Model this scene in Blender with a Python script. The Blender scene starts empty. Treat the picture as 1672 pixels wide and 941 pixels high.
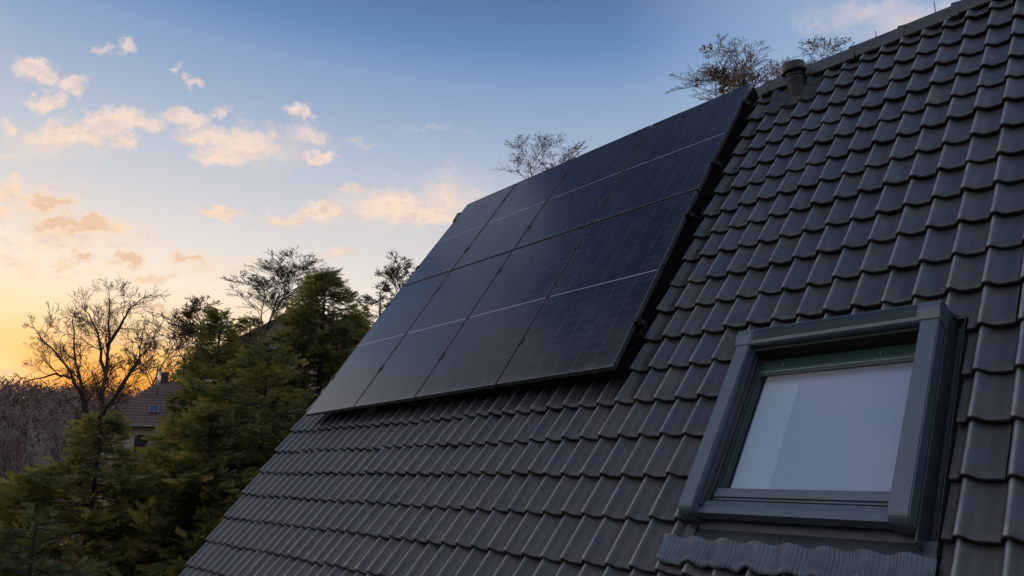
import bpy, bmesh, math, random
import numpy as np
from mathutils import Vector, Matrix

random.seed(7)
RNG = np.random.default_rng(7)
SC = bpy.context.scene
COL = SC.collection
PI = math.pi
R_ = math.radians

# ---------------------------------------------------------------- frames
PHI = R_(53.297)                       # roof pitch
CP, SP = math.cos(PHI), math.sin(PHI)
Z0 = 8.7                               # height of the roof frame's origin above the garden
CAM = Vector((7.883, -3.751, Z0 - 0.678))
TH = R_(14.0566)                       # camera tilt
AZ = R_(138.7428)                      # camera heading
FPX = 1186.21                          # focal length in pixels of a 1672 wide picture
fw = Vector((math.cos(TH) * math.cos(AZ), math.cos(TH) * math.sin(AZ), math.sin(TH)))
rt = Vector((math.sin(AZ), -math.cos(AZ), 0))
dn = fw.cross(rt)


def ray(px, py):
    return (fw + rt * ((px - 836) / FPX) + dn * ((py - 470.5) / FPX)).normalized()


def at(px, py, d):
    """world point seen in direction px,py whose horizontal distance from the camera is d"""
    r = ray(px, py)
    return CAM + r * (d / math.hypot(r.x, r.y))


def RW(u, v, n):
    return Vector((u, v * CP - n * SP, v * SP + n * CP + Z0))


ROOF_ROT = Matrix.Rotation(PHI, 4, 'X')


# ---------------------------------------------------------------- object helpers
def tag(o, label=None, cat=None, group=None, kind=None):
    if label: o['label'] = label
    if cat: o['category'] = cat
    if group: o['group'] = group
    if kind: o['kind'] = kind
    return o


def empty(name, loc, label, cat, group=None, rot=None):
    o = bpy.data.objects.new(name, None)
    o.empty_display_size = 0.3
    COL.objects.link(o)
    m = Matrix.Translation(loc)
    if rot is not None: m = m @ rot
    o.matrix_world = m
    return tag(o, label, cat, group)


def mesh_obj(name, verts, faces, mat, parent=None, smooth=False, attrs=None, uv=None, colors=None):
    me = bpy.data.meshes.new(name)
    if isinstance(verts, np.ndarray): verts = verts.reshape(-1, 3)
    if isinstance(faces, np.ndarray):
        nf, k = faces.shape
        me.vertices.add(len(verts)); me.vertices.foreach_set('co', np.asarray(verts, np.float32).ravel())
        me.loops.add(nf * k); me.loops.foreach_set('vertex_index', faces.astype(np.int32).ravel())
        me.polygons.add(nf)
        me.polygons.foreach_set('loop_start', np.arange(0, nf * k, k, dtype=np.int32))
        me.update(calc_edges=True); me.validate()
    else:
        me.from_pydata([tuple(v) for v in verts], [], faces)
    if smooth: me.polygons.foreach_set('use_smooth', np.ones(len(me.polygons), bool))
    if attrs:
        for k, arr in attrs.items():
            a = me.attributes.new(k, 'FLOAT', 'POINT'); a.data.foreach_set('value', np.asarray(arr, np.float32))
    if uv is not None:
        l = me.uv_layers.new(name='UVMap')
        vi = np.empty(len(me.loops), np.int32); me.loops.foreach_get('vertex_index', vi)
        l.data.foreach_set('uv', np.asarray(uv, np.float32)[vi].ravel())
    me.materials.append(mat)
    o = bpy.data.objects.new(name, me)
    COL.objects.link(o)
    if parent: o.parent = parent
    return o


class MB:
    """gathers solids into one mesh"""
    def __init__(s): s.v = []; s.f = []

    def add(s, vs, fs):
        b = len(s.v); s.v += [tuple(x) for x in vs]; s.f += [tuple(i + b for i in f) for f in fs]; return s

    def box(s, lo, hi, bevel=0.0, seg=2, xf=None):
        bm = bmesh.new()
        bmesh.ops.create_cube(bm, size=1)
        lo = Vector(lo); hi = Vector(hi); c = (lo + hi) / 2; d = hi - lo
        for v in bm.verts: v.co = Vector((v.co.x * d.x, v.co.y * d.y, v.co.z * d.z)) + c
        if bevel > 0:
            bmesh.ops.bevel(bm, geom=bm.edges[:], offset=min(bevel, min(abs(x) for x in d) * .45), segments=seg, affect='EDGES', profile=.5)
        if xf: bmesh.ops.transform(bm, matrix=xf, verts=bm.verts[:])
        bm.verts.index_update()
        s.add([v.co[:] for v in bm.verts], [[v.index for v in f.verts] for f in bm.faces]); bm.free(); return s

    def prism(s, poly, a, b, axis=0):
        """poly: 2-D outline; extruded from a to b along axis"""
        n = len(poly)
        def mk(p, t):
            q = list(p); q.insert(axis, t); return q
        vs = [mk(p, a) for p in poly] + [mk(p, b) for p in poly]
        fs = [list(range(n))[::-1], list(range(n, 2 * n))] + [[i, (i + 1) % n, n + (i + 1) % n, n + i] for i in range(n)]
        return s.add(vs, fs)

    def tube(s, pts, rad, k=8, caps=True):
        pts = [Vector(p) for p in pts]
        if not hasattr(rad, '__len__'): rad = [rad] * len(pts)
        vs = []; fs = []
        for i, p in enumerate(pts):
            t = (pts[min(i + 1, len(pts) - 1)] - pts[max(i - 1, 0)]).normalized()
            a = t.orthogonal().normalized() if i == 0 else (a - t * a.dot(t)).normalized()
            b = t.cross(a)
            for j in range(k):
                q = 2 * PI * j / k
                vs.append(p + (a * math.cos(q) + b * math.sin(q)) * rad[i])
        for i in range(len(pts) - 1):
            for j in range(k):
                fs.append([i * k + j, i * k + (j + 1) % k, (i + 1) * k + (j + 1) % k, (i + 1) * k + j])
        if caps: fs += [list(range(k))[::-1], [(len(pts) - 1) * k + j for j in range(k)]]
        return s.add(vs, fs)

    def obj(s, name, mat, parent=None, smooth=False):
        o = mesh_obj(name, s.v, s.f, mat, parent, smooth)
        if smooth == 'auto':
            pass
        return o


# ---------------------------------------------------------------- materials
def mat(name, col=(.5, .5, .5), rough=.5, metal=0., spec=.5, coat=0.):
    m = bpy.data.materials.new(name); m.use_nodes = True
    b = m.node_tree.nodes['Principled BSDF']
    b.inputs['Base Color'].default_value = (*col, 1); b.inputs['Roughness'].default_value = rough
    b.inputs['Metallic'].default_value = metal; b.inputs['Specular IOR Level'].default_value = spec
    b.inputs['Coat Weight'].default_value = coat
    return m


class NT:
    def __init__(s, tree): s.t = tree
    def n(s, typ, **kw):
        x = s.t.nodes.new(typ)
        for k, v in kw.items(): setattr(x, k, v)
        return x
    def l(s, a, b): s.t.links.new(a, b)
    def math(s, op, a, b=None, c=None, clamp=False):
        x = s.n('ShaderNodeMath', operation=op, use_clamp=clamp)
        for i, q in enumerate((a, b, c)):
            if q is None: continue
            if isinstance(q, (int, float)): x.inputs[i].default_value = q
            else: s.l(q, x.inputs[i])
        return x.outputs[0]
    def vmath(s, op, a, b=None, out=0):
        x = s.n('ShaderNodeVectorMath', operation=op)
        for i, q in enumerate((a, b)):
            if q is None: continue
            if isinstance(q, (tuple, list, Vector)): x.inputs[i].default_value = q
            elif isinstance(q, (int, float)): x.inputs['Scale'].default_value = q
            else: s.l(q, x.inputs['Scale'] if (op == 'SCALE' and i == 1) else x.inputs[i])
        return x.outputs[out]
    def ramp(s, fac, stops, interp='LINEAR'):
        x = s.n('ShaderNodeValToRGB'); cr = x.color_ramp; cr.interpolation = interp
        while len(cr.elements) < len(stops): cr.elements.new(1)
        for e, (p, c) in zip(cr.elements, stops): e.position = p; e.color = (*c, 1)
        s.l(fac, x.inputs[0]); return x.outputs[0]
    def mix(s, fac, a, b, blend='MIX'):
        x = s.n('ShaderNodeMix', data_type='RGBA', blend_type=blend)
        for i, q in ((0, fac), (6, a), (7, b)):
            if isinstance(q, (int, float)): x.inputs[i].default_value = q
            elif isinstance(q, tuple): x.inputs[i].default_value = (*q, 1)
            else: s.l(q, x.inputs[i])
        return x.outputs[2]
    def mapr(s, v, a, b, c=0., d=1., typ='SMOOTHSTEP'):
        x = s.n('ShaderNodeMapRange', interpolation_type=typ)
        s.l(v, x.inputs[0])
        for i, q in enumerate((a, b, c, d)): x.inputs[1 + i].default_value = q
        return x.outputs[0]
    def noise(s, vec, scale, detail=4, rough=.5, out=0):
        x = s.n('ShaderNodeTexNoise'); x.inputs['Scale'].default_value = scale
        x.inputs['Detail'].default_value = detail; x.inputs['Roughness'].default_value = rough
        if vec is not None: s.l(vec, x.inputs['Vector'])
        return x.outputs[out]


def lin(r, g, b):
    f = lambda c: (c / 255 / 12.92) if c <= 10.31 else ((c / 255 + .055) / 1.055) ** 2.4
    return (f(r), f(g), f(b))


def noisy(name, c1, c2, scale, rough=(.4, .6), detail=5, bump=0., metal=0., spec=.5, attr=None, c3=None, bscale=None):
    m = mat(name, c1, rough[0], metal, spec); T = NT(m.node_tree); B = m.node_tree.nodes['Principled BSDF']
    co = T.n('ShaderNodeTexCoord').outputs['Object']
    f = T.noise(co, scale, detail, .6)
    col = T.mix(T.mapr(f, .3, .7), c1, c2)
    if attr:
        a = T.n('ShaderNodeAttribute', attribute_name=attr).outputs['Fac']
        col = T.mix(T.mapr(a, 0, 1, 0, 1, 'LINEAR'), col, c3)
    T.l(col, B.inputs['Base Color'])
    T.l(T.mapr(f, .25, .75, rough[0], rough[1]), B.inputs['Roughness'])
    if bump:
        bp = T.n('ShaderNodeBump'); bp.inputs['Strength'].default_value = bump; bp.inputs['Distance'].default_value = .004
        T.l(T.noise(co, bscale or scale * 12, 4, .6), bp.inputs['Height']); T.l(bp.outputs[0], B.inputs['Normal'])
    return m


def tile_material():
    m = mat('roof_tile_concrete', rough=.5, spec=.5); T = NT(m.node_tree); B = m.node_tree.nodes['Principled BSDF']
    co = T.n('ShaderNodeTexCoord').outputs['Object']
    a = T.n('ShaderNodeAttribute', attribute_name='tone').outputs['Fac']
    big = T.noise(co, 1.6, 5, .6); mid = T.noise(co, 9, 6, .65); fine = T.noise(co, 260, 3, .6)
    mp = T.n('ShaderNodeMapping', vector_type='POINT'); mp.inputs['Rotation'].default_value = (-PHI, 0, 0); T.l(co, mp.inputs['Vector'])
    plane = mp.outputs[0]
    streak = T.noise(T.vmath('MULTIPLY', plane, (11, 1.3, 1)), 1.0, 4, .6)
    col = T.mix(T.mapr(big, .35, .65), (.038, .040, .049), (.058, .054, .055))
    blot = T.noise(T.vmath('MULTIPLY', plane, (1.2, .7, 1)), 5.5, 4, .55)
    col = T.mix(T.mapr(blot, .42, .56, .55, 0), col, (.030, .036, .052))
    col = T.mix(T.mapr(blot, .52, .68, 0, .65), col, (.082, .073, .070))
    col = T.mix(T.mapr(a, 0, 1, 0, .6, 'LINEAR'), col, (.066, .067, .076))
    col = T.mix(T.mapr(streak, .50, .78, 0, .5), col, (.088, .082, .078))
    col = T.mix(T.mapr(mid, .56, .8, 0, .5), col, (.085, .080, .076))
    speck = T.noise(co, 48, 2, .5)
    col = T.mix(T.mapr(speck, .70, .77, 0, .55), col, (.15, .15, .135))
    col = T.mix(T.mapr(T.noise(co, 30, 3, .6), .66, .74, 0, .5), col, (.018, .018, .018))
    painted_glint = T.n('ShaderNodeAttribute', attribute_name='painted_glint').outputs['Fac']  # sky glint along the roll crests, painted in as a paler band
    painted_shade = T.n('ShaderNodeAttribute', attribute_name='painted_shade').outputs['Fac']  # shade in the pans and on the noses, painted in darker
    col = T.mix(T.math('MULTIPLY', painted_shade, T.mapr(streak, .3, .6, .35, .75)), col, (.020, .021, .026))
    col = T.mix(T.math('MULTIPLY', painted_glint, T.mapr(mid, .25, .65, .45, .95)), col, (.30, .30, .315))
    T.l(col, B.inputs['Base Color'])
    T.l(T.math('SUBTRACT', T.math('ADD', T.mapr(mid, .3, .7, .30, .50), T.math('MULTIPLY', a, .08)), T.math('MULTIPLY', painted_glint, .10)), B.inputs['Roughness'])
    T.l(T.math('MULTIPLY_ADD', painted_glint, .45, .5), B.inputs['Specular IOR Level'])
    bp = T.n('ShaderNodeBump'); bp.inputs['Strength'].default_value = .35; bp.inputs['Distance'].default_value = .002
    T.l(T.math('ADD', fine, T.math('MULTIPLY', mid, 2.)), bp.inputs['Height']); T.l(bp.outputs[0], B.inputs['Normal'])
    return m


def panel_material():
    """black half-cut cells under glass: thin pale gaps in a grid, a brighter seam across the middle (UV in metres; second scale in attribute)"""
    m = mat('solar_glass', (.006, .008, .014), .13, 0, .5); T = NT(m.node_tree); B = m.node_tree.nodes['Principled BSDF']
    uv = T.n('ShaderNodeTexCoord').outputs['UV']
    sx = T.n('ShaderNodeSeparateXYZ'); T.l(uv, sx.inputs[0])
    U, V = sx.outputs[0], sx.outputs[1]                    # both 0..1 over the glass
    def line(c, n, w):
        fr = T.math('FRACT', T.math('MULTIPLY', c, n))
        d = T.math('ABSOLUTE', T.math('SUBTRACT', fr, .5))  # .5 at a line
        return T.mapr(d, .5 - w, .5 - w * .5, 0, 1, 'LINEAR')
    lu = line(U, 6, .009); lv = line(V, 20, .016)
    inside = T.math('MULTIPLY', T.mapr(T.math('ABSOLUTE', T.math('SUBTRACT', U, .5)), .47, .476, 1, 0), 1.)
    seam = T.mapr(T.math('ABSOLUTE', T.math('SUBTRACT', V, .5)),   .0022, .0034, 1, 0, 'LINEAR')
    seam = T.math('MULTIPLY', seam, T.mapr(T.math('ABSOLUTE', T.math('SUBTRACT', U, .5)), .488, .490, 1, 0, 'LINEAR'))
    bus = line(U, 60, .05)
    co = T.n('ShaderNodeTexCoord').outputs['Object']
    cell = T.n('ShaderNodeTexWhiteNoise', noise_dimensions='2D')
    cv = T.n('ShaderNodeCombineXYZ'); T.l(T.math('FLOOR', T.math('MULTIPLY', U, 6)), cv.inputs[0]); T.l(T.math('FLOOR', T.math('MULTIPLY', V, 20)), cv.inputs[1]); T.l(cv.outputs[0], cell.inputs['Vector'])
    col = T.mix(cell.outputs[0], (.006, .0065, .010), (.010, .0105, .015))
    col = T.mix(T.math('MULTIPLY', bus, .25), col, (.03, .032, .04))
    col = T.mix(T.math('MULTIPLY', T.math('MAXIMUM', T.math('MULTIPLY', lu, 1.), T.math('MULTIPLY', lv, .6)), .8), col, (.16, .165, .19))
    col = T.mix(T.math('MULTIPLY', seam, .9), col, (.36, .37, .40))
    dust = T.noise(co, 2.2, 6, .65)
    low = T.math('MULTIPLY', T.mapr(V, .0, .05, 1, 0), T.mapr(dust, .35, .6, .2, 1))
    col = T.mix(T.math('MULTIPLY', low, .25), col, (.16, .155, .15))
    col = T.mix(T.mapr(dust, .45, .75, 0, .06), col, (.2, .19, .19))
    T.l(col, B.inputs['Base Color'])
    T.l(T.mapr(dust, .3, .7, .10, .2), B.inputs['Roughness'])
    return m


def glass_material():
    m = bpy.data.materials.new('window_glass'); m.use_nodes = True; T = NT(m.node_tree)
    for x in list(m.node_tree.nodes): m.node_tree.nodes.remove(x)
    out = T.n('ShaderNodeOutputMaterial'); mixn = T.n('ShaderNodeMixShader')
    tr = T.n('ShaderNodeBsdfTransparent'); tr.inputs[0].default_value = (.86, .9, .9, 1)
    gl = T.n('ShaderNodeBsdfGlossy'); gl.inputs['Roughness'].default_value = .015
    fr = T.n('ShaderNodeFresnel'); fr.inputs[0].default_value = 1.5
    bk = T.n('ShaderNodeNewGeometry').outputs['Backfacing']
    T.l(T.math('MULTIPLY', T.math('MINIMUM', T.math('MULTIPLY', fr.outputs[0], 2.2), 1.), T.math('SUBTRACT', 1., bk)), mixn.inputs[0])
    T.l(tr.outputs[0], mixn.inputs[1]); T.l(gl.outputs[0], mixn.inputs[2]); T.l(mixn.outputs[0], out.inputs[0])
    return m


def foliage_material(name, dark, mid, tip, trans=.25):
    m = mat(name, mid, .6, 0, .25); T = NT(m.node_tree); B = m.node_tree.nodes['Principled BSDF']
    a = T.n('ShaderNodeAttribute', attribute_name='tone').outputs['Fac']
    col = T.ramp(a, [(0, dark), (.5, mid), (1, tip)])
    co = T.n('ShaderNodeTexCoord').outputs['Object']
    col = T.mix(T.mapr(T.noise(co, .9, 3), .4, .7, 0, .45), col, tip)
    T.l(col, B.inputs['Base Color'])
    out = m.node_tree.nodes['Material Output']
    tl = T.n('ShaderNodeBsdfTranslucent'); T.l(col, tl.inputs[0])
    mx = T.n('ShaderNodeMixShader'); mx.inputs[0].default_value = trans
    T.l(B.outputs[0], mx.inputs[1]); T.l(tl.outputs[0], mx.inputs[2]); T.l(mx.outputs[0], out.inputs[0])
    return m


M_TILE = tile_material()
M_UNDER = mat('roof_underlay', (.012, .012, .013), .9)
M_PANEL = panel_material()
M_FRAME = noisy('panel_frame_black', (.12, .12, .126), (.15, .15, .155), 30, (.24, .34), metal=.7)
M_RAIL = noisy('black_anodised_rail', (.018, .018, .02), (.03, .03, .033), 30, (.4, .55), metal=.5)
M_ALU = noisy('anthracite_aluminium', (.078, .112, .135), (.100, .134, .156), 3.5, (.30, .44), bump=.08, metal=.25)
M_ALUD = noisy('anthracite_dark', (.030, .038, .048), (.040, .047, .056), 5, (.35, .5), bump=.05)
M_SLOT = noisy('dark_recess_seal', (.008, .007, .006), (.014, .012, .010), 20, (.5, .7))
M_BLACK = noisy('gap_shade_black', (.0035, .0035, .004), (.005, .005, .0055), 9, (.85, .95), spec=.1)
M_STRIP = noisy('solar_strip_glass', (.014, .030, .042), (.018, .034, .046), 6, (.4, .5), spec=.3)
M_GREEN = noisy('green_glass_edge', (.022, .056, .044), (.028, .064, .050), 2, (.2, .35))
M_GREENL = noisy('pale_green_glass_edge', (.09, .17, .11), (.12, .20, .13), 14, (.2, .35))
M_PANE = glass_material()
M_BLIND = noisy('grey_blind_fabric', (.40, .47, .68), (.42, .49, .70), 60, (.8, .9), bump=.1)
M_CURT = noisy('pale_blind_fabric', (.54, .65, .82), (.56, .67, .84), 60, (.8, .9), bump=.1)
M_LEAD = noisy('pleated_lead_apron', (.056, .074, .094), (.105, .128, .150), 11, (.32, .5), bump=.2, metal=.3)
M_PIPE = noisy('dark_grey_plastic', (.009, .0105, .013), (.014, .0155, .018), 8, (.4, .55), bump=.1)
M_RENDER = noisy('pale_render', (.42, .39, .35), (.48, .45, .40), 2, (.85, .95), bump=.2)
M_WOOD = noisy('dark_verge_board', (.03, .025, .022), (.05, .042, .036), 6, (.6, .8), bump=.2)
M_ZINC = noisy('zinc_gutter', (.2, .21, .22), (.27, .28, .29), 6, (.35, .5), metal=.8)
M_BARK = noisy('bark_brown', (.045, .032, .022), (.075, .052, .034), 5, (.8, .95), bump=.4)
M_BARKD = noisy('bark_dark', (.022, .017, .013), (.04, .03, .022), 5, (.8, .95), bump=.4)
M_TWIG = noisy('twig_brown', (.11, .068, .036), (.16, .10, .055), 2, (.75, .9))
M_BRUSH = noisy('brush_twig', (.15, .098, .08), (.21, .14, .11), 1, (.8, .95))
M_RED = noisy('red_brown_tiles', (.10, .055, .044), (.145, .08, .062), 1.4, (.6, .8), bump=.5, bscale=9)
M_WALLC = noisy('cream_wall', (.44, .36, .27), (.50, .42, .33), 1.2, (.85, .95))
M_WALLP = noisy('pink_wall', (.36, .26, .24), (.42, .31, .28), 1.2, (.85, .95))
M_BRICK = noisy('chimney_brick', (.05, .03, .028), (.08, .045, .04), 6, (.8, .9), bump=.4)
M_STEEL = noisy('stainless_flue', (.55, .55, .55), (.65, .65, .65), 6, (.15, .25), metal=1.)
M_NGLASS = noisy('dark_window', (.03, .04, .055), (.04, .05, .065), 4, (.05, .12))
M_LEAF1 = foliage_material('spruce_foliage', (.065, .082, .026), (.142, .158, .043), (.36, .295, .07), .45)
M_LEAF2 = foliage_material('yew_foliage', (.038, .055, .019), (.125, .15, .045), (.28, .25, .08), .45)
M_LEAF3 = foliage_material('bronze_foliage', (.010, .008, .006), (.022, .016, .010), (.05, .034, .018))
M_DRY = foliage_material('dry_leaves', (.08, .035, .012), (.14, .065, .02), (.2, .11, .03), .35)
M_BLOSSOM = foliage_material('pale_blossom', (.35, .36, .42), (.5, .5, .55), (.65, .62, .6), .3)


# ---------------------------------------------------------------- world, sun, camera
SUN_AZ, SUN_EL = R_(174.6), R_(9.0)
SUN_DIR = Vector((math.cos(SUN_EL) * math.cos(SUN_AZ), math.cos(SUN_EL) * math.sin(SUN_AZ), math.sin(SUN_EL)))

# clouds: where they hang in the sky (direction through which they are seen from the house), half width, half height, density
CREAM = [(62, 113, 32, 17, .9), (112, 141, 28, 13, .9), (126, 157, 16, 9, .8), (66, 164, 30, 15, .9), (210, 78, 17, 14, .75),
         (166, 89, 16, 9, .6), (313, 129, 16, 10, .65), (284, 109, 10, 8, .45), (197, 202, 68, 17, 1.), (108, 219, 74, 23, 1.),
         (8, 211, 18, 13, .7), (206, 229, 19, 9, .7), (294, 189, 42, 16, 1.), (357, 178, 15, 9, .55), (332, 224, 48, 22, .9),
         (395, 234, 80, 28, .95), (360, 258, 46, 14, .9), (507, 220, 34, 17, .55), (521, 254, 30, 9, 1.), (489, 188, 22, 9, .65),
         (30, 312, 34, 18, .75), (90, 386, 75, 10, .55), (366, 345, 30, 9, .95), (470, 357, 44, 11, .85), (530, 346, 32, 15, .85),
         (576, 309, 16, 8, .6), (640, 338, 75, 30, .95), (700, 352, 62, 20, .95), (735, 325, 75, 42, .55), (1420, 22, 110, 26, .5), (1330, 40, 60, 16, .3),
         (1500, 42, 110, 36, .55), (5, 345, 22, 14, .7), (20, 250, 60, 16, .45), (556, 418, 34, 7, .5), (430, 430, 40, 10, .4),
         (60, 325, 95, 34, .42), (110, 392, 130, 26, .45), (30, 430, 90, 20, .4), (330, 440, 90, 20, .35), (90, 235, 110, 34, .4), (640, 345, 120, 44, .4), (430, 245, 110, 34, .4), (52, 322, 16, 10, .7), (70, 335, 26, 9, .8), (110, 374, 66, 12, .95), (165, 374, 34, 9, .9), (120, 428, 40, 6, .8), (196, 432, 40, 7, .9), (250, 458, 50, 7, .7), (120, 158, 20, 8, .7), (15, 608, 60, 4, .9), (10, 640, 40, 4, .8), (585, 232, 40, 8, .3), (720, 215, 60, 8, .25), (150, 445, 110, 9, .4)]
DUSKY = [(88, 326, 44, 9, .85), (108, 358, 48, 11, 1.), (152, 361, 30, 11, .8), (131, 419, 20, 8, .85), (201, 421, 24, 9, .95),
         (306, 424, 36, 8, .7), (255, 507, 32, 8, .9), (235, 455, 40, 7, .5), (150, 372, 60, 8, .7), (270, 555, 40, 9, .6),
         (470, 500, 30, 8, .3), (330, 560, 40, 8, .5)]


def build_world():
    w = bpy.data.worlds.new('World'); SC.world = w; w.use_nodes = True
    t = w.node_tree
    for x in list(t.nodes): t.nodes.remove(x)
    T = NT(t)
    out = T.n('ShaderNodeOutputWorld'); bg = T.n('ShaderNodeBackground'); T.l(bg.outputs[0], out.inputs[0])
    d = T.vmath('NORMALIZE', T.n('ShaderNodeTexCoord').outputs['Generated'])
    sp = T.n('ShaderNodeSeparateXYZ'); T.l(d, sp.inputs[0])
    z = sp.outputs[2]
    c = T.vmath('DOT_PRODUCT', d, (math.cos(SUN_AZ), math.sin(SUN_AZ), 0), 1)
    s = T.vmath('DOT_PRODUCT', d, tuple(ray(-40, 640)), 1)
    zz = T.math('SUBTRACT', z, T.math('MULTIPLY', T.math('POWER', T.math('MAXIMUM', c, 0.), 6.), .065))
    zz = T.math('ADD', zz, .050)
    S = lambda deg: math.sin(R_(deg)) + .0
    west = T.ramp(zz, [(0, lin(228, 110, 36)), (S(3.6), lin(238, 138, 44)), (S(5.2), lin(244, 152, 54)), (S(7.0), lin(251, 188, 106)), (S(9.6), lin(252, 220, 176)),
                       (S(13), lin(244, 230, 213)), (S(16.5), lin(226, 218, 213)), (S(20.5), lin(204, 205, 213)), (S(24), lin(184, 194, 210)),
                       (S(28), lin(158, 176, 203)), (S(32), lin(132, 160, 197)), (S(35.5), lin(97, 136, 186)), (S(40), lin(83, 112, 156)), (S(60), lin(64, 79, 112)), (1, lin(100, 128, 172))])
    east = T.ramp(z, [(0, lin(44, 44, 54)), (S(7), lin(66, 66, 82)), (S(14), lin(164, 160, 178)), (S(25), lin(192, 194, 216)), (S(40), lin(188, 198, 224)),
                      (S(60), lin(160, 177, 212)), (1, lin(130, 153, 195))])
    fac = T.math('ADD', T.math('MULTIPLY', T.mapr(c, .45, .88), T.mapr(z, .12, .34, 1., 0.)), T.math('MULTIPLY', T.mapr(c, -.35, .4), T.mapr(z, .12, .34)))
    col = T.mix(fac, east, west)
    def dirv(az, el): return (math.cos(R_(az)) * math.cos(R_(el)), math.sin(R_(az)) * math.cos(R_(el)), math.sin(R_(el)))
    def near(az, el, lo, hi): return T.mapr(T.vmath('DOT_PRODUCT', d, dirv(az, el), 1), lo, hi)
    # unseen bright patches added to light tiles and feed reflections; last, cloud at right
    vn = T.noise(T.vmath('MULTIPLY', d, (1, 1, 2.5)), 4, 3, .6)
    col = T.mix(T.math('MULTIPLY', near(-116, 34, .64, .95), T.math('MULTIPLY', T.mapr(z, .22, .50), T.mapr(vn, .2, .55, .6, .95))), col, lin(236, 238, 248))
    col = T.mix(T.math('MULTIPLY', near(-166, 24, .958, .992), T.mapr(vn, .2, .6, .45, .8)), col, lin(222, 214, 216))
    col = T.mix(T.math('MULTIPLY', near(168.5, 41.5, .9935, .9994), T.mapr(vn, .2, .6, .4, .65)), col, lin(178, 188, 208))
    col = T.mix(T.math('MULTIPLY', near(-177, 38.5, .989, .998), .45), col, lin(190, 188, 198))
    col = T.mix(T.math('MULTIPLY', near(-152, 60, .955, .99), T.mapr(T.noise(d, 9, 3, .6), .4, .62, 0., .55)), col, lin(225, 220, 228))
    col = T.mix(T.math('MULTIPLY', near(100, 32, .90, .995), .5), col, lin(176, 194, 220))
    # glow round the place where the sun has gone down
    glow = T.math('POWER', T.math('MAXIMUM', s, 0.), 160.)
    glow2 = T.math('POWER', T.math('MAXIMUM', s, 0.), 900.)
    col = T.mix(T.math('MULTIPLY', glow, .14), col, (1.0, .72, .32))
    col = T.mix(T.math('MULTIPLY', glow2, .8), col, (1.2, .95, .62))
    # a physical sky adds its own variation over the whole dome
    sky = T.n('ShaderNodeTexSky', sky_type='NISHITA'); sky.sun_disc = False
    sky.sun_elevation = R_(3.0); sky.sun_rotation = PI / 2 - SUN_AZ; sky.air_density = 1.2; sky.dust_density = 1.5
    col = T.mix(1., col, T.vmath('SCALE', sky.outputs[0], .010), 'ADD')
    # clouds
    n1 = T.noise(d, 17, 4, .62, 1); n2 = T.noise(T.vmath('MULTIPLY', d, (1, 1, 2.2)), 42, 5, .62)
    warp = T.vmath('SCALE', T.vmath('SUBTRACT', n1, (.5, .5, .5)), .055)
    n3 = T.noise(d, 62, 3, .6, 1)
    warp = T.vmath('ADD', warp, T.vmath('SCALE', T.vmath('SUBTRACT', n3, (.5, .5, .5)), .028))
    dd = T.vmath('ADD', d, warp)
    def field(lst):
        acc = None
        for (px, py, rx, ry, st) in lst:
            e = ray(px, py)
            ex = (ray(px + rx, py) - ray(px - rx, py)).length / 2 * 1.25; ey = (ray(px, py + ry) - ray(px, py - ry)).length / 2 * 1.3
            r2 = (ray(px + 4, py) - ray(px - 4, py)).normalized(); r2 = (r2 - e * r2.dot(e)).normalized(); u2 = e.cross(r2)
            mp = T.n('ShaderNodeMapping', vector_type='TEXTURE')
            mp.inputs['Rotation'].default_value = Matrix((r2, u2, e)).transposed().to_euler('XYZ')
            mp.inputs['Scale'].default_value = (ex, ey, 1e4)
            T.l(dd, mp.inputs['Vector'])
            L = T.vmath('LENGTH', mp.outputs[0], None, 1)
            k = T.math('MULTIPLY_ADD', L, -st, st * (1.22 if rx < 40 else 1.08))
            acc = k if acc is None else T.math('MAXIMUM', acc, k)
        return acc
    fc = field(CREAM); fd = field(DUSKY)
    front = T.mapr(T.vmath('DOT_PRODUCT', d, tuple(fw), 1), .3, .5)
    tex = T.math('MULTIPLY', T.math('SUBTRACT', n2, .5), .55)
    mc = T.math('MULTIPLY', T.mapr(T.math('ADD', fc, tex), -.02, .74), front)
    md = T.math('MULTIPLY', T.mapr(T.math('ADD', fd, T.math('MULTIPLY', tex, .8)), -.05, .7), front)
    ccol = T.ramp(zz, [(0, lin(255, 205, 120)), (S(11), lin(255, 226, 180)), (S(16), lin(253, 222, 188)), (S(21), lin(255, 226, 200)), (S(30), lin(244, 222, 212)), (S(40), lin(190, 194, 214)), (1, lin(150, 160, 190))])
    ccol = T.mix(T.mapr(n2, .44, .68, .0, .7), ccol, T.mix(.7, ccol, lin(205, 188, 196)))
    col = T.mix(T.math('MULTIPLY', mc, .88), col, ccol)
    dcol = T.mix(T.mapr(T.math('ADD', fd, T.math('MULTIPLY', tex, .7)), .05, .75), lin(254, 228, 194), lin(236, 198, 164))
    col = T.mix(T.math('MULTIPLY', md, .9), col, dcol)
    # below the horizon: dull earth light
    col = T.mix(T.mapr(z, -.05, .0), (.022, .019, .017), col)
    T.l(col, bg.inputs[0]); bg.inputs[1].default_value = 1.0


build_world()
SC.world.cycles.sampling_method = 'MANUAL'; SC.world.cycles.sample_map_resolution = 512
sun = bpy.data.objects.new('sun', bpy.data.lights.new('sun', 'SUN')); COL.objects.link(sun)
sun.data.energy = 2.0; sun.data.angle = R_(3); sun.data.color = (1., .70, .42)
sun.rotation_euler = (-SUN_DIR).to_track_quat('-Z', 'Y').to_euler()

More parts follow.
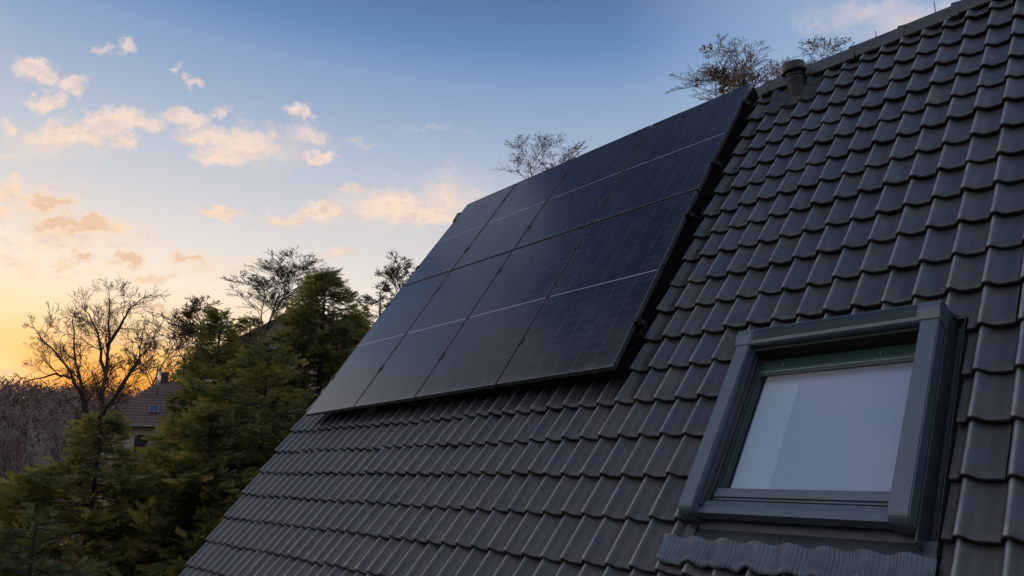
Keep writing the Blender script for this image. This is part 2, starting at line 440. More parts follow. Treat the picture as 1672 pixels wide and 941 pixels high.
cam = bpy.data.objects.new('camera', bpy.data.cameras.new('camera')); COL.objects.link(cam)
cam.data.sensor_width = 36; cam.data.lens = FPX / 1672 * 36; cam.data.clip_start = .05; cam.data.clip_end = 5000
mm = Matrix((rt, -dn, -fw)).transposed().to_4x4(); mm.translation = CAM; cam.matrix_world = mm
SC.camera = cam
SC.view_settings.view_transform = 'Standard'; SC.view_settings.look = 'None'
SC.view_settings.exposure = 0; SC.view_settings.gamma = 1; SC.view_settings.use_curve_mapping = False
SC.cycles.max_bounces = 4; SC.cycles.diffuse_bounces = 3; SC.cycles.glossy_bounces = 3; SC.cycles.transmission_bounces = 2; SC.cycles.transparent_max_bounces = 6
try: SC.cycles.use_denoising = True
except Exception: pass


# ---------------------------------------------------------------- terrain
def ground_h(x, y):
    d = -x
    h = .16 * max(0., d - 9) if d < 46 else .16 * 37 + .097 * (d - 46)
    if d > 330: h = .16 * 37 + .097 * 284 - .02 * (d - 330)
    side = 1 / (1 + math.exp(-(d * 1.0 - abs(y) * .35) / 12)) if d > 0 else 0
    return h * side + .25 * math.sin(x * .11) * math.sin(y * .09) - .2


def build_ground():
    xs = np.concatenate([-np.geomspace(2500, 40, 60), np.linspace(-38, 30, 36), np.geomspace(34, 2500, 24)])
    ys = np.concatenate([-np.geomspace(2500, 34, 22), np.linspace(-30, 60, 44), np.geomspace(66, 2500, 30)])
    V = [(x, y, ground_h(x, y)) for y in ys for x in xs]
    nx = len(xs)
    F = [(j * nx + i, j * nx + i + 1, (j + 1) * nx + i + 1, (j + 1) * nx + i) for j in range(len(ys) - 1) for i in range(nx - 1)]
    m = noisy('winter_grass', (.045, .045, .022), (.085, .062, .040), .35, (.85, .95), bump=.4, bscale=6)
    o = mesh_obj('ground', V, F, m, None, True); tag(o, kind='structure')


build_ground()

# ---------------------------------------------------------------- the house and its tiled roof
P = .1660                                # one wave of a tile
COURSE = .290
TILE_N = -.218                           # pan level at the back of a tile
LIFT = .034                              # a tile's nose stands this much above the tile below
WX = np.array([0, .02, .045, .075, .105, .14, .175, .21, .25, .29, .33, .37, .41, .46, .53, .63, .75, .88, .95, 1.0])
WH = np.array([.14, .40, .66, .85, .96, 1., .97, .89, .77, .62, .46, .31, .19, .09, .03, 0, 0, .01, .05, .14]) * .037
U0, U1 = -.372, 9.6                      # verge, far end
V_RIDGE = 3.86
V_EAVE = -3.4
K0 = -11
V_EDGE = -.17
HOLE = (5.535, 6.715, -1.20, .232)       # skylight opening in the tiles


def wave(u):
    x = ((u - U0) / P) % 1.0
    return float(np.interp(x, WX, WH))


def tile_top(u, v):
    k = math.floor((v - V_EDGE) / COURSE); s = (v - V_EDGE) / COURSE - k
    return TILE_N + wave(u) + LIFT * (1 - s)


house = empty('house', (4.5, 3.0, 0), 'dark tiled house with steep roof carrying solar panels and a skylight', 'house')
HLOC = Vector((4.5, 3.0, 0))


def hmesh(name, mb, m, parent=None, smooth=False):
    """mesh given in roof coordinates, made a child of the house"""
    V = [RW(*v) - HLOC for v in mb.v]
    o = mesh_obj(name, V, mb.f, m, parent or house, smooth)
    if parent is not None and parent is not house: o.matrix_parent_inverse = Matrix.Identity(4)
    return o


def build_tiles():
    ntile = int((U1 - U0) / (2 * P))
    V = []; F = []; tone = []; painted_glint = []; painted_shade = []
    base = 0
    cols = np.concatenate([WX[:-1] * P, P + WX * P]); xr = np.concatenate([WX[:-1], WX])
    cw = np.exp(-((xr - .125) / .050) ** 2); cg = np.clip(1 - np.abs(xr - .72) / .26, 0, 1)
    hs = np.concatenate([WH[:-1], WH])
    k = K0
    while True:
        vf = V_EDGE + COURSE * k
        if vf > V_RIDGE - .03: break
        vb = min(vf + COURSE + .045, V_RIDGE + .005)
        for t in range(ntile):
            u0 = U0 + t * 2 * P
            jn = random.gauss(0, .0028); ju = random.gauss(0, .0022); jv = random.gauss(0, .005); tilt = random.gauss(0, .0032); tn = min(1, max(0, random.gauss(.42, .26)))
            spans = [(0, len(cols) - 1, vf, vb)]
            if u0 + 2 * P > HOLE[0] and u0 < HOLE[1] and vb > HOLE[2] and vf < HOLE[3]:
                spans = []
                cu = u0 + cols
                inside = (cu >= HOLE[0]) & (cu <= HOLE[1])
                def run(mask, a, b):
                    i = 0
                    while i < len(mask):
                        if mask[i]:
                            j = i
                            while j + 1 < len(mask) and mask[j + 1]: j += 1
                            if j > i: spans.append((i, j, a, b))
                            i = j + 1
                        else: i += 1
                run(~inside, vf, vb)
                # keep the cut exact by letting inside runs share the boundary column
                grown = inside | np.roll(inside, 1) | np.roll(inside, -1) if inside.any() else inside
                if inside.any(): grown[0] = inside[0] or inside[1]; grown[-1] = inside[-1] or inside[-2]
                if vf < HOLE[2] - .02: run(grown, vf, min(vb, HOLE[2]))
                if vb > HOLE[3] + .02: run(grown, max(vf, HOLE[3]), vb)
            for (a, b, x0, x1) in spans:
                cc = cols[a:b + 1] + u0 + ju; hh = hs[a:b + 1]
                # snap cut edges to the opening
                rows = [(x0 + .010, -.034), (x0 + .003, -.022), (x0 + .0, -.010), (x0 + .0015, -.003), (x0 + .006, 0)]
                L = x1 - x0
                for q in (.16, .5, 1.0): rows.append((x0 + max(.012, L * q), 0))
                nr = len(rows); nc = len(cc)
                for (vv, dnn) in rows:
                    s = (vv - vf) / COURSE
                    n = TILE_N + hh + LIFT * (1 - s) + dnn + jn + tilt * ((cc - u0) / P - 1)
                    for ci in range(nc): V.append((cc[ci], vv + jv, n[ci])); tone.append(tn); painted_glint.append(cw[a + ci] if dnn > -.005 else 0); painted_shade.append(cg[a + ci] if dnn > -.005 else 1)
                for r in range(nr - 1):
                    for ci in range(nc - 1):
                        F.append((base + r * nc + ci, base + r * nc + ci + 1, base + (r + 1) * nc + ci + 1, base + (r + 1) * nc + ci))
                base += nr * nc
        k += 1
    A = np.array(V)
    W = np.stack([A[:, 0], A[:, 1] * CP - A[:, 2] * SP, A[:, 1] * SP + A[:, 2] * CP + Z0], 1) - np.array(HLOC)
    return mesh_obj('roof', W, np.array(F), M_TILE, house, True, attrs={'tone': tone, 'painted_glint': painted_glint, 'painted_shade': painted_shade})


roof = build_tiles()
mb = MB()
mb.box((U0 + .03, V_EAVE, TILE_N - .16), (HOLE[0] - .01, V_RIDGE - .03, TILE_N - .045))
mb.box((HOLE[1] + .01, V_EAVE, TILE_N - .16), (U1 - .03, V_RIDGE - .03, TILE_N - .045))
mb.box((HOLE[0] - .012, V_EAVE + .01, TILE_N - .158), (HOLE[1] + .012, -1.18, TILE_N - .047))
mb.box((HOLE[0] - .012, .25, TILE_N - .158), (HOLE[1] + .012, V_RIDGE - .04, TILE_N - .047))
hmesh('roof_underlay', mb, M_UNDER)
# verge board along the gable and ridge capping
mb = MB(); mb.box((U0 - .004, V_EAVE, TILE_N - .22), (U0 + .026, V_RIDGE - .02, TILE_N - .005), .004)
hmesh('verge_board', mb, M_WOOD)


def ridge_caps():
    mb = MB()
    L = .42
    c = RW(0, V_RIDGE, TILE_N) - HLOC
    u = U0 - .01
    i = 0
    while u < U1:
        g = random.gauss(0, .003)
        # cross-section in y,z about the ridge line: angular cap
        for (a, b, k) in ((u, min(u + L + .03, U1 + .02), 1.0), (u - .004, u + .055, 1.11)):
            prof = [(-.135, -.095), (-.125, -.052), (-.062, .052), (-.022, .074), (.022, .074), (.062, .052), (.125, -.052), (.135, -.095)]
            prof = [(p[0] * k, p[1] * k + .02 * 1 + (k - 1) * .01) for p in prof]
            inner = [(p[0] * .86, p[1] - .016) for p in prof[::-1]]
            poly = prof + inner
            n = len(poly)
            up = .008 if k == 1.0 else .0
            vs = [(a + HLOC.x * 0, c.y + p[0], c.z + p[1] + up * 0 + .006 + g) for p in poly] + [(b, c.y + p[0], c.z + p[1] - .006 + g) for p in poly]
            vs = [(v[0] - HLOC.x, v[1], v[2]) for v in vs]
            h = len(prof)
            fs = []
            for q in range(n): fs.append((q, (q + 1) % n, n + (q + 1) % n, n + q))
            for q in range(h - 1):
                fs.append((q, q + 1, n - 2 - q, n - 1 - q)); fs.append((n + q + 1, n + q, 2 * n - 1 - q, 2 * n - 2 - q))
            mb.add(vs, fs)
        u += L; i += 1
    return mesh_obj('ridge_capping', mb.v, mb.f, M_TILE2, house)


M_TILE2 = noisy('ridge_cap_concrete', (.030, .031, .037), (.044, .043, .048), 7, (.4, .55), bump=.2)
ridge_caps()
# hidden back slope, gable walls, eaves wall
rp = RW(0, V_RIDGE, TILE_N); ev = RW(0, V_EAVE, TILE_N)
yb = 2 * rp.y - ev.y
mb = MB()
mb.add([(U0, rp.y + .01, rp.z), (U1, rp.y + .01, rp.z), (U1, yb, ev.z), (U0, yb, ev.z), (U0, rp.y + .01, rp.z - .12), (U1, rp.y + .01, rp.z - .12), (U1, yb, ev.z - .12), (U0, yb, ev.z - .12)],
       [(0, 1, 2, 3), (7, 6, 5, 4), (0, 3, 7, 4), (1, 5, 6, 2), (3, 2, 6, 7)])
mesh_obj('back_slope', [Vector(v) - HLOC for v in mb.v], mb.f, M_TILE2, house)
y0w, y1w = ev.y + .45, yb - .45
tw = .45 / CP * SP
mb = MB()
for xa, xb in ((U0 + .14, U0 + .44), (U1 - .44, U1 - .14)):
    mb.prism([(y0w, -.6), (y1w, -.6), (y1w, ev.z + .45 * SP / CP - .42), (rp.y, rp.z - .42), (y0w, ev.z + .45 * SP / CP - .42)], xa, xb, 0)
mb.box((U0 + .44, y0w, -.6), (U1 - .44, y0w + .3, ev.z + .45 * SP / CP - .42)); mb.box((U0 + .44, y1w - .3, -.6), (U1 - .44, y1w, ev.z + .45 * SP / CP - .42))
mesh_obj('wall', [Vector(v) - HLOC for v in mb.v], mb.f, M_RENDER, house)
mb = MB()
g = [(.075 * math.cos(a), .075 * math.sin(a)) for a in np.linspace(PI, 2 * PI, 9)] + [(.066 * math.cos(a), .066 * math.sin(a)) for a in np.linspace(2 * PI, PI, 9)]
mb.prism([(ev.y - .05 + a, ev.z - .03 + b) for a, b in g], U0, U1, 0)
mesh_obj('gutter', [Vector(v) - HLOC for v in mb.v], mb.f, M_ZINC, house, True)


# ---- vent pipe near the ridge
def vent():
    b = RW(5.05, 3.50, TILE_N + .02) - HLOC
    up = Vector((0, -.02, 1)).normalized()
    ax = (RW(0, 0, 1) - RW(0, 0, 0)); tilt = (up * .80 + ax * .10).normalized()
    def lathe(rz, k=28):
        mb = MB(); a = tilt.orthogonal().normalized(); c = tilt.cross(a)
        n = len(rz)
        vs = [b + tilt * z * .66 + (a * math.cos(2 * PI * j / k) + c * math.sin(2 * PI * j / k)) * r * .9 for r, z in rz for j in range(k)]
        fs = [(i * k + j, i * k + (j + 1) % k, (i + 1) * k + (j + 1) % k, (i + 1) * k + j) for i in range(n - 1) for j in range(k)]
        fs += [tuple(range(k))[::-1], tuple((n - 1) * k + j for j in range(k))]
        mb.add(vs, fs); return mb
    mb = lathe([(.096, -.12), (.096, .10), (.090, .102), (.088, .22), (.0885, .222), (.086, .224), (.084, .34), (.084, .40)])
    pipe = mesh_obj('vent_pipe', mb.v, mb.f, M_PIPE, house, True); pipe['label'] = 'dark grey roof vent pipe with a wide drum cap'
    pipe.data.set_sharp_from_angle(angle=R_(30))
    cap = lathe([(.07, .335), (.122, .335), (.126, .345), (.119, .44), (.114, .462), (.100, .466), (.02, .470)])
    cp = mesh_obj('cap', cap.v, cap.f, M_PIPE, pipe, True); cp.data.set_sharp_from_angle(angle=R_(30))
    ring = lathe([(.086, .265), (.095, .268), (.095, .276), (.086, .279)])
    mesh_obj('clamp_band', ring.v, ring.f, M_RAIL, pipe, True)
    # moulded base tile that carries the pipe
    V = []; F = []; nu, nv = 26, 22
    ua, ub, va, vb_ = 4.79, 5.25, 3.30, 3.70
    for j in range(nv + 1):
        for i in range(nu + 1):
            u = ua + (ub - ua) * i / nu; v = va + (vb_ - va) * j / nv
            e = min(i / nu, 1 - i / nu, j / nv, 1 - j / nv) * 2
            dome = math.exp(-(((u - 5.02) / .15) ** 2 + ((v - 3.50) / .14) ** 2) * 1.1)
            s = min(1, e * 5)
            n = (tile_top(u, v) + .007) * (1 - .6 * s * dome) + .6 * s * dome * (TILE_N + .055) + .03 * dome
            V.append(RW(u, v, n) - HLOC)
    for j in range(nv):
        for i in range(nu): a = j * (nu + 1) + i; F.append((a, a + 1, a + nu + 2, a + nu + 1))
    mesh_obj('base_flashing', V, F, M_PIPE, pipe, True)


vent()
for (u, h) in ((5.70, .13), (6.19, .17)):
    p0 = RW(u, V_RIDGE, TILE_N) - HLOC + Vector((0, .02, .05))
    mb = MB(); mb.tube([p0, p0 + Vector((0, 0, h))], [.006, .004], 6); mb.box(p0 - Vector((.02, .02, .01)), p0 + Vector((.02, .02, .05)), .004)
    mesh_obj('lightning_rod', mb.v, mb.f, M_ZINC, house)


# ---------------------------------------------------------------- skylight
def skylight():
    # fixed frame (dark linings round the recess) is the part itself
    mb = MB()
    L, Rr, Bt, Tp = 5.545, 6.645, -1.035, .215
    mb.box((L + .02, Bt + .05, -.30), (L + .095, Tp - .04, -.093), .003)          # left lining
    for i in range(5):                                                            # ribs of the guide rail
        mb.box((L + .095, Bt + .09, -.262 + .030 * i), (L + .103 + .004 * (i % 2), Tp - .1, -.246 + .030 * i), .002)
    mb.box((Rr - .095, Bt + .05, -.30), (Rr - .02, Tp - .04, -.093), .003)
    mb.box((L + .095, Tp - .14, -.30), (Rr - .095, Tp - .042, -.094), .003)
    mb.box((L + .06, Bt + .02, -.31), (Rr - .06, Bt + .075, -.2), .003)
    sk = hmesh('skylight', mb, M_ALUD); sk['label'] = 'anthracite roof window with a closed grey blind behind the glass'
    # hood slot, dark stepped mouth above the glass
    mb = MB()
    mb.box((L + .10, .062, -.25), (Rr - .10, .080, -.086), .003)
    mb.box((L + .10, .070, -.150), (Rr - .10, .084, -.140), .002)
    hmesh('blind_slot', mb, M_SLOT, sk)
    # covers: two jambs with rounded lower ends, hood box on top
    def jamb(u0, u1):
        mb = MB()
        prof = [(.068, -.19), (.068, -.050)]
        prof = []
        v0, v1 = Bt - .012, .092
        n0, n1 = -.182, -.052
        out = [(v1, n0), (v1, n1)]
        for a in np.linspace(PI / 2, PI, 7): out.append((v0 + .05 + .05 * math.cos(a), n1 - .05 + .05 * math.sin(a)))
        out += [(v0, n1 - .085), (v0 + .012, n0)]
        bm = bmesh.new()
        vs = [bm.verts.new((u0, a, b)) for a, b in out]; f = bm.faces.new(vs)
        r = bmesh.ops.extrude_face_region(bm, geom=[f])
        for e in r['geom']:
            if isinstance(e, bmesh.types.BMVert): e.co.x = u1
        bmesh.ops.recalc_face_normals(bm, faces=bm.faces[:])
        ed = [e for e in bm.edges if abs(e.verts[0].co.x - e.verts[1].co.x) < 1e-6]
        bmesh.ops.bevel(bm, geom=ed, offset=.006, segments=2, affect='EDGES')
        bm.verts.index_update()
        mb.add([v.co[:] for v in bm.verts], [[v.index for v in f.verts] for f in bm.faces]); bm.free()
        return mb
    hmesh('jamb_cover', jamb(L - .012, L + .078), M_ALU, sk)
    hmesh('jamb_cover', jamb(Rr - .082, Rr + .006), M_ALU, sk)
    mb = MB()
    # hood: sloped front lip, flat top, rounded back
    hp = [(.080, -.150), (.080, -.058), (.090, -.046), (.150, -.030), (.195, -.034), (.214, -.055), (.222, -.10), (.222, -.185), (.120, -.19)]
    mb.prism(hp, L - .016, L + .082, 0); mb.prism(hp, Rr - .086, Rr + .010, 0)
    hp2 = [(a + (.004 if i in (0, 1) else 0), b - .003) for i, (a, b) in enumerate(hp)]
    mb.prism(hp2, L + .084, Rr - .088, 0)
    hood = hmesh('hood', mb, M_ALU, sk)
    mb = MB()
    def top(v): return np.interp(v, [.09, .150, .195], [-.046, -.030, -.034]) - .003
    for a, b in ((L + .092, L + .62), (L + .624, Rr - .098)):
        vs = [(a, .112, top(.112) + .002), (b, .112, top(.112) + .002), (b, .150, top(.150) + .003), (b, .188, top(.188) + .002), (a, .188, top(.188) + .002), (a, .150, top(.150) + .003)]
        lo = [(x, y, z - .006) for x, y, z in vs]
        mb.add(vs + lo, [(0, 1, 2, 5), (5, 2, 3, 4), (0, 6, 7, 1), (1, 7, 8, 2), (2, 8, 9, 3), (3, 9, 10, 4), (4, 10, 11, 5), (5, 11, 6, 0)])
    hmesh('solar_strip', mb, M_STRIP, sk)
    # sash: bottom rail, sill rail with drip lip
    mb = MB()
    mb.box((L + .108, -.918, -.205), (Rr - .098, -.846, -.148), .005)
    mb.box((L + .112, -.905, -.150), (Rr - .102, -.868, -.138), .003)
    hmesh('sash_rail', mb, M_ALU, sk)
    mb = MB()
    mb.prism([(-.945, -.16), (-.945, -.118), (-.985, -.108), (-1.026, -.104), (-1.030, -.150), (-1.02, -.17)], L + .076, Rr - .080, 0)
    hmesh('sill_rail', mb, M_ALU, sk)
    mb = MB(); mb.box((L + .105, -.948, -.25), (Rr - .098, -.914, -.178)); hmesh('seal', mb, M_SLOT, sk)
    for u in (5.74, 5.96, 6.22, 6.46):
        for v, n in ((-.886, -.1375), (-.966, -.1130)):
            mb = MB(); mb.box((u - .004, v - .004, n - .003), (u + .004, v + .004, n + .0022), .0015)
            hmesh('screw', mb, M_ZINC, sk)
    # glazing
    gu0, gu1, gv0, gv1 = L + .126, Rr - .092, -.848, -.022
    mb = MB(); mb.box((gu0, gv0, -.184), (gu1, gv1, -.178)); hmesh('glass_pane', mb, M_PANE, sk)
    mb = MB(); mb.box((gu0 - .001, gv1 + .001, -.20), (gu1 + .001, gv1 + .083, -.174), .004)
    mb.box((gu0 - .026, gv0, -.21), (gu0 - .001, gv1 + .1, -.172), .002)
    hmesh('glazing_edge', mb, M_GREEN, sk)
    mb = MB(); mb.box((gu0 + .002, gv1 - .016, -.177), (gu1 - .002, gv1 - .004, -.172), .001); mb.box((gu0 + .12, gv1 + .02, -.174), (gu0 + .126, gv1 + .045, -.170)); mb.box((gu1 - .22, gv1 + .02, -.174), (gu1 - .214, gv1 + .045, -.170))
    hmesh('glazing_bead', mb, M_GREENL, sk)
    mb = MB(); mb.box((gu0, gv1 - .040, -.1765), (gu1, gv1 - .017, -.1745)); hmesh('glazing_border', mb, M_ALUD, sk)
    mb = MB(); mb.box((gu0 + .225, gv0 + .005, -.222), (gu1, gv1 - .01, -.219)); hmesh('blind', mb, M_BLIND, sk)
    mb = MB(); mb.box((gu0, gv0 + .004, -.231), (gu0 + .245, gv1 - .01, -.227)); hmesh('blind_edge', mb, M_CURT, sk)
    mb = MB(); mb.box((gu0 - .02, gv0 - .02, -.30), (gu1 + .02, gv1 + .03, -.26)); hmesh('lining', mb, M_SLOT, sk)
    # flashing: side gutters, upstands, apron
    mb = MB()
    mb.box((Rr + .008, -1.10, -.25), (Rr + .016, .225, -.125), .002)
    mb.box((Rr + .016, -1.14, -.250), (HOLE[1] + .03, .235, -.243), .001)
    mb.box((Rr + .038, -1.14, -.243), (Rr + .042, .230, -.222), .001)
    mb.box((HOLE[1] - .010, -1.10, -.243), (HOLE[1] - .006, .235, -.190), .001)
    mb.box((L - .03, -1.12, -.25), (L + .0, .225, -.235), .002)
    mb.box((L - .018, -1.04, -.235), (L - .013, .225, -.13), .001)
    mb.box((L - .02, .222, -.26), (HOLE[1] + .02, .26, -.2), .003)
    mb.box((HOLE[1] - .052, .205, -.245), (HOLE[1] - .046, .236, -.165), .002)
    hmesh('side_flashing', mb, M_ALUD, sk)
    mb = MB()
    mb.prism([(-1.010, -.150), (-1.016, -.186), (-1.060, -.196), (-1.152, -.176), (-1.155, -.182), (-1.06, -.204), (-1.006, -.194)], L + .045, Rr + .012, 0)
    mb.prism([(-1.05, -.19), (-1.150, -.195), (-1.150, -.201), (-1.05, -.20)], Rr + .012, HOLE[1] - .004, 0)
    mb.prism([(-1.02, -.19), (-1.146, -.174), (-1.146, -.181), (-1.02, -.20)], L - .018, L + .043, 0)
    hmesh('apron_box', mb, M_ALUD, sk)
    # pleated apron dressed over the tiles below
    V = []; F = []
    us = np.arange(L - .10, HOLE[1] + .012, .0022); vs = [-1.138, -1.150, -1.166, -1.19, -1.22, -1.25, -1.283, -1.2855]
    for j, v in enumerate(vs):
        for i, u in enumerate(us):
            uw = u
            ph = 2 * PI * u / .0165 + .5 * math.sin(u * 5) + .2 * math.sin(u * 31 + v * 12)
            pl = .0034 * (abs(math.sin(ph / 2)) * 2 - 1.2) * (.7 + .3 * math.sin(u * 13 + v * 9)) * (1.0 if j > 1 else .8)
            g = min(1, (v + 1.138) / -.05)
            vv = v - .006 * math.sin(u * 23) * (1 if j > 4 else 0) - .006 * math.sin(u * 61) * (1 if j > 4 else 0)
            k_ = math.floor((v - V_EDGE) / COURSE); s_ = (v - V_EDGE) / COURSE - k_
            n = TILE_N + (.042 * (.60 + .40 * math.cos(2 * PI * ((u - U0) / P - .15)))) + LIFT * (1 - s_) + .017 + pl + (1 - g) * .012 - (.008 if j == len(vs) - 1 else 0) + .0015 * math.sin(u * 23 + v * 33)
            V.append((u, vv, n))
    nu = len(us)
    for j in range(len(vs) - 1):
        for i in range(nu - 1): F.append((j * nu + i, j * nu + i + 1, (j + 1) * nu + i + 1, (j + 1) * nu + i))
    A = np.array(V); W = np.stack([A[:, 0], A[:, 1] * CP - A[:, 2] * SP, A[:, 1] * SP + A[:, 2] * CP + Z0], 1) - np.array(HLOC)
    mesh_obj('pleated_apron', W, np.array(F), M_LEAD, sk, True)


skylight()

# ---------------------------------------------------------------- solar panels (eight modules in two rows of four)
GU = [[.15, 1.201, 2.286, 3.417, 4.640], [.042, 1.118, 2.240, 3.380, 4.604], [.072, 1.138, 2.242, 3.378, 4.618]]
GV = [[-.094, -.068, -.046, -.016, .005], [2.045, 2.036, 2.030, 2.028, 2.012], [3.772, 3.775, 3.777, 3.772, 3.730]]
ROWN = ['bottom', 'top']
COLN = ['at the left end, nearest the conifers', 'second from the left', 'second from the right', 'at the right end, beside the bare tiles']
LAB = [['bottom left black solar panel, its lower corner against the conifers',
        'black solar panel in the bottom row, second from the conifers',
        'black solar panel in the bottom row, second from the right end',
        'bottom right black solar panel with clear cell lines, nearest the skylight'],
       ['top left black solar panel, greyest of the upper row against the sky',
        'black solar panel in the upper row, second from the left end',
        'black solar panel in the upper row, second from the vent pipe side',
        'top right black solar panel reaching the ridge near the vent pipe']]


def corner(r, c): return Vector((GU[r][c], GV[r][c], 0))


def panel(r, c):
    q = [corner(r, c), corner(r, c + 1), corner(r + 1, c + 1), corner(r + 1, c)]
    # open a gap between neighbours
    def inset(q, dl, dr, db, dt):
        a, b, cc, d = q
        e = lambda p, s, t: (1 - t) * ((1 - s) * a + s * b) + t * ((1 - s) * d + s * cc)
        wu = (b - a).length; hv = (d - a).length
        s0, s1, t0, t1 = dl / wu, 1 - dr / wu, db / hv, 1 - dt / hv
        return [e(0, s0, t0), e(0, s1, t0), e(0, s1, t1), e(0, s0, t1)]
    o = inset(q, .011 if c else 0, .011 if c < 3 else 0, .012 if r else 0, .012 if not r else 0)
    org = (o[0] + o[1]) / 2 + Vector((0, 0, -.035))
    th = empty('solar_panel', RW(*org), LAB[r][c], 'solar panel', 'solar panels mounted on the roof', ROOF_ROT)
    o = [p - org for p in o]; zt, zb = .035, 0.
    i1 = inset(o, .012, .012, .012, .012)
    bm = bmesh.new()
    ob = [bm.verts.new((p.x, p.y, zb)) for p in o]; ot = [bm.verts.new((p.x, p.y, zt)) for p in o]
    it = [bm.verts.new((p.x, p.y, zt)) for p in i1]; ib = [bm.verts.new((p.x, p.y, zb)) for p in i1]
    for k in range(4):
        j = (k + 1) % 4
        bm.faces.new((ob[k], ob[j], ot[j], ot[k])); bm.faces.new((ot[k], ot[j], it[j], it[k]))
        bm.faces.new((it[k], it[j], ib[j], ib[k])); bm.faces.new((ib[k], ib[j], ob[j], ob[k]))
    bmesh.ops.bevel(bm, geom=[e for e in bm.edges if e.verts[0].co.z > .03 and e.verts[1].co.z > .03], offset=.0016, segments=2, affect='EDGES')
    me = bpy.data.meshes.new('frame'); bm.to_mesh(me); bm.free(); me.materials.append(M_FRAME)
    fo = bpy.data.objects.new('frame', me); COL.objects.link(fo); fo.parent = th
    if c == 3:  # black sheet added to stand in for the shaded gap under the edge
        mb = MB(); x0, y0_, x1, y1_ = o[1].x, o[1].y, o[2].x, o[2].y
        mb.add([(x0 - .002, y0_ + .004, -.105), (x0 - .002, y0_ + .004, -.001), (x1 - .002, y1_ - .004, -.001), (x1 - .002, y1_ - .004, -.105),
                (x0 - .006, y0_ + .004, -.105), (x0 - .006, y0_ + .004, -.001), (x1 - .006, y1_ - .004, -.001), (x1 - .006, y1_ - .004, -.105)],
               [(0, 1, 2, 3), (7, 6, 5, 4), (0, 4, 5, 1), (1, 5, 6, 2), (2, 6, 7, 3), (3, 7, 4, 0)])
        mb.obj('gap_shade', M_BLACK, th)
    # glass with cells, a slab whose top lies just below the frame's edge
    n = 12; V = []; UV = []; F = []
    for lvl in (.0325, .027):
        for j in range(n + 1):
            for i in range(n + 1):
                s, t = i / n, j / n
                p = (1 - t) * ((1 - s) * i1[0] + s * i1[1]) + t * ((1 - s) * i1[3] + s * i1[2])
                V.append((p.x, p.y, lvl)); UV.append((s, t))
    m = (n + 1) ** 2
    for j in range(n):
        for i in range(n):
            a = j * (n + 1) + i
            F.append((a, a + 1, a + n + 2, a + n + 1)); F.append((m + a + n + 1, m + a + n + 2, m + a + 1, m + a))
    mesh_obj('cell_glass', V, F, M_PANEL, th, False, uv=UV)


for r in range(2):
    for c in range(4): panel(r, c)

RAILS = [(.46, 'lowest black mounting rail, under the foot of the bottom panel row'), (1.70, 'black mounting rail under the upper part of the bottom panel row'),
         (2.42, 'black mounting rail under the lower part of the upper panel row'), (3.40, 'topmost black mounting rail, just below the ridge')]
for v, lb in RAILS:
    r = 0 if v < 2 else 1
    def edge(c):
        t = (v - GV[r][c]) / (GV[r + 1][c] - GV[r][c]); return GU[r][c] * (1 - t) + GU[r + 1][c] * t
    org = Vector((edge(2), v, -.075))
    th = empty('mounting_rail', RW(*org), lb, 'rail', 'mounting rails under the panels', ROOF_ROT)
    a, b = edge(0) - .02 - org.x, edge(4) + .05 - org.x
    mb = MB(); mb.box((a, -.02, .0), (b, .02, .038), .003); mb.box((a, -.013, -.004), (b, .013, 0))
    mb.obj('rail_bar', M_RAIL, th)
    mb0 = MB()
    for u in np.arange(a + .25, b, 1.07):
        mb0 = MB(); mb0.box((u - .016, -.06, -.035), (u + .016, .018, -.005), .003); mb0.box((u - .016, -.066, -.12), (u + .016, -.056, -.012), .002); mb0.box((u - .018, -.066, -.128), (u + .018, .05, -.118), .002)
        mb0.obj('roof_hook', M_RAIL, th)
    for c in range(5):
        u = edge(c) - org.x
        mb = MB()
        if c in (0, 4):
            s = -1 if c == 0 else 1
            mb.box((u + s * .002 if s > 0 else u - .026, -.03, .036), (u + .026 if s > 0 else u - .002, .03, .080), .003)
            mb.box((u - .012, -.03, .0755), (u + .012, .03, .081), .002)
        else:
            mb.box((u - .009, -.035, .036), (u + .009, .035, .078), .002)
            mb.box((u - .021, -.035, .0752), (u + .021, .035, .0812), .002)
        mb.tube([(u + (.014 if c == 4 else -.014 if c == 0 else 0), 0, .08), (u + (.014 if c == 4 else -.014 if c == 0 else 0), 0, .086)], .0065, 6)
        mb.obj('clamp', M_RAIL, th)


# ---------------------------------------------------------------- trees
def tubes_np(paths, kfun):
    """paths: list of (pts Nx3, radii N) -> verts, quad faces"""
    V = []; F = []; base = 0
    for pts, rad, k in paths:
        pts = np.asarray(pts); n = len(pts)
        tg = np.gradient(pts, axis=0); tg /= np.linalg.norm(tg, axis=1, keepdims=True) + 1e-9
        ref = np.array([0.31, .77, .55]) if abs(tg[0] @ np.array([0.31, .77, .55])) < .9 else np.array([1., 0, 0])
        a = np.cross(tg, ref); a /= np.linalg.norm(a, axis=1, keepdims=True) + 1e-9
        b = np.cross(tg, a)
        q = np.arange(k) * 2 * PI / k
        ring = pts[:, None, :] + (a[:, None, :] * np.cos(q)[None, :, None] + b[:, None, :] * np.sin(q)[None, :, None]) * np.asarray(rad)[:, None, None]
        V.append(ring.reshape(-1, 3))
        i = np.arange(n - 1)[:, None] * k; j = np.arange(k)[None, :]; j2 = (j + 1) % k
        F.append((np.stack([i + j, i + j2, i + k + j2, i + k + j], -1).reshape(-1, 4)) + base)
        base += n * k
    return np.concatenate(V), np.concatenate(F)


def unit(v): return v / (np.linalg.norm(v) + 1e-9)


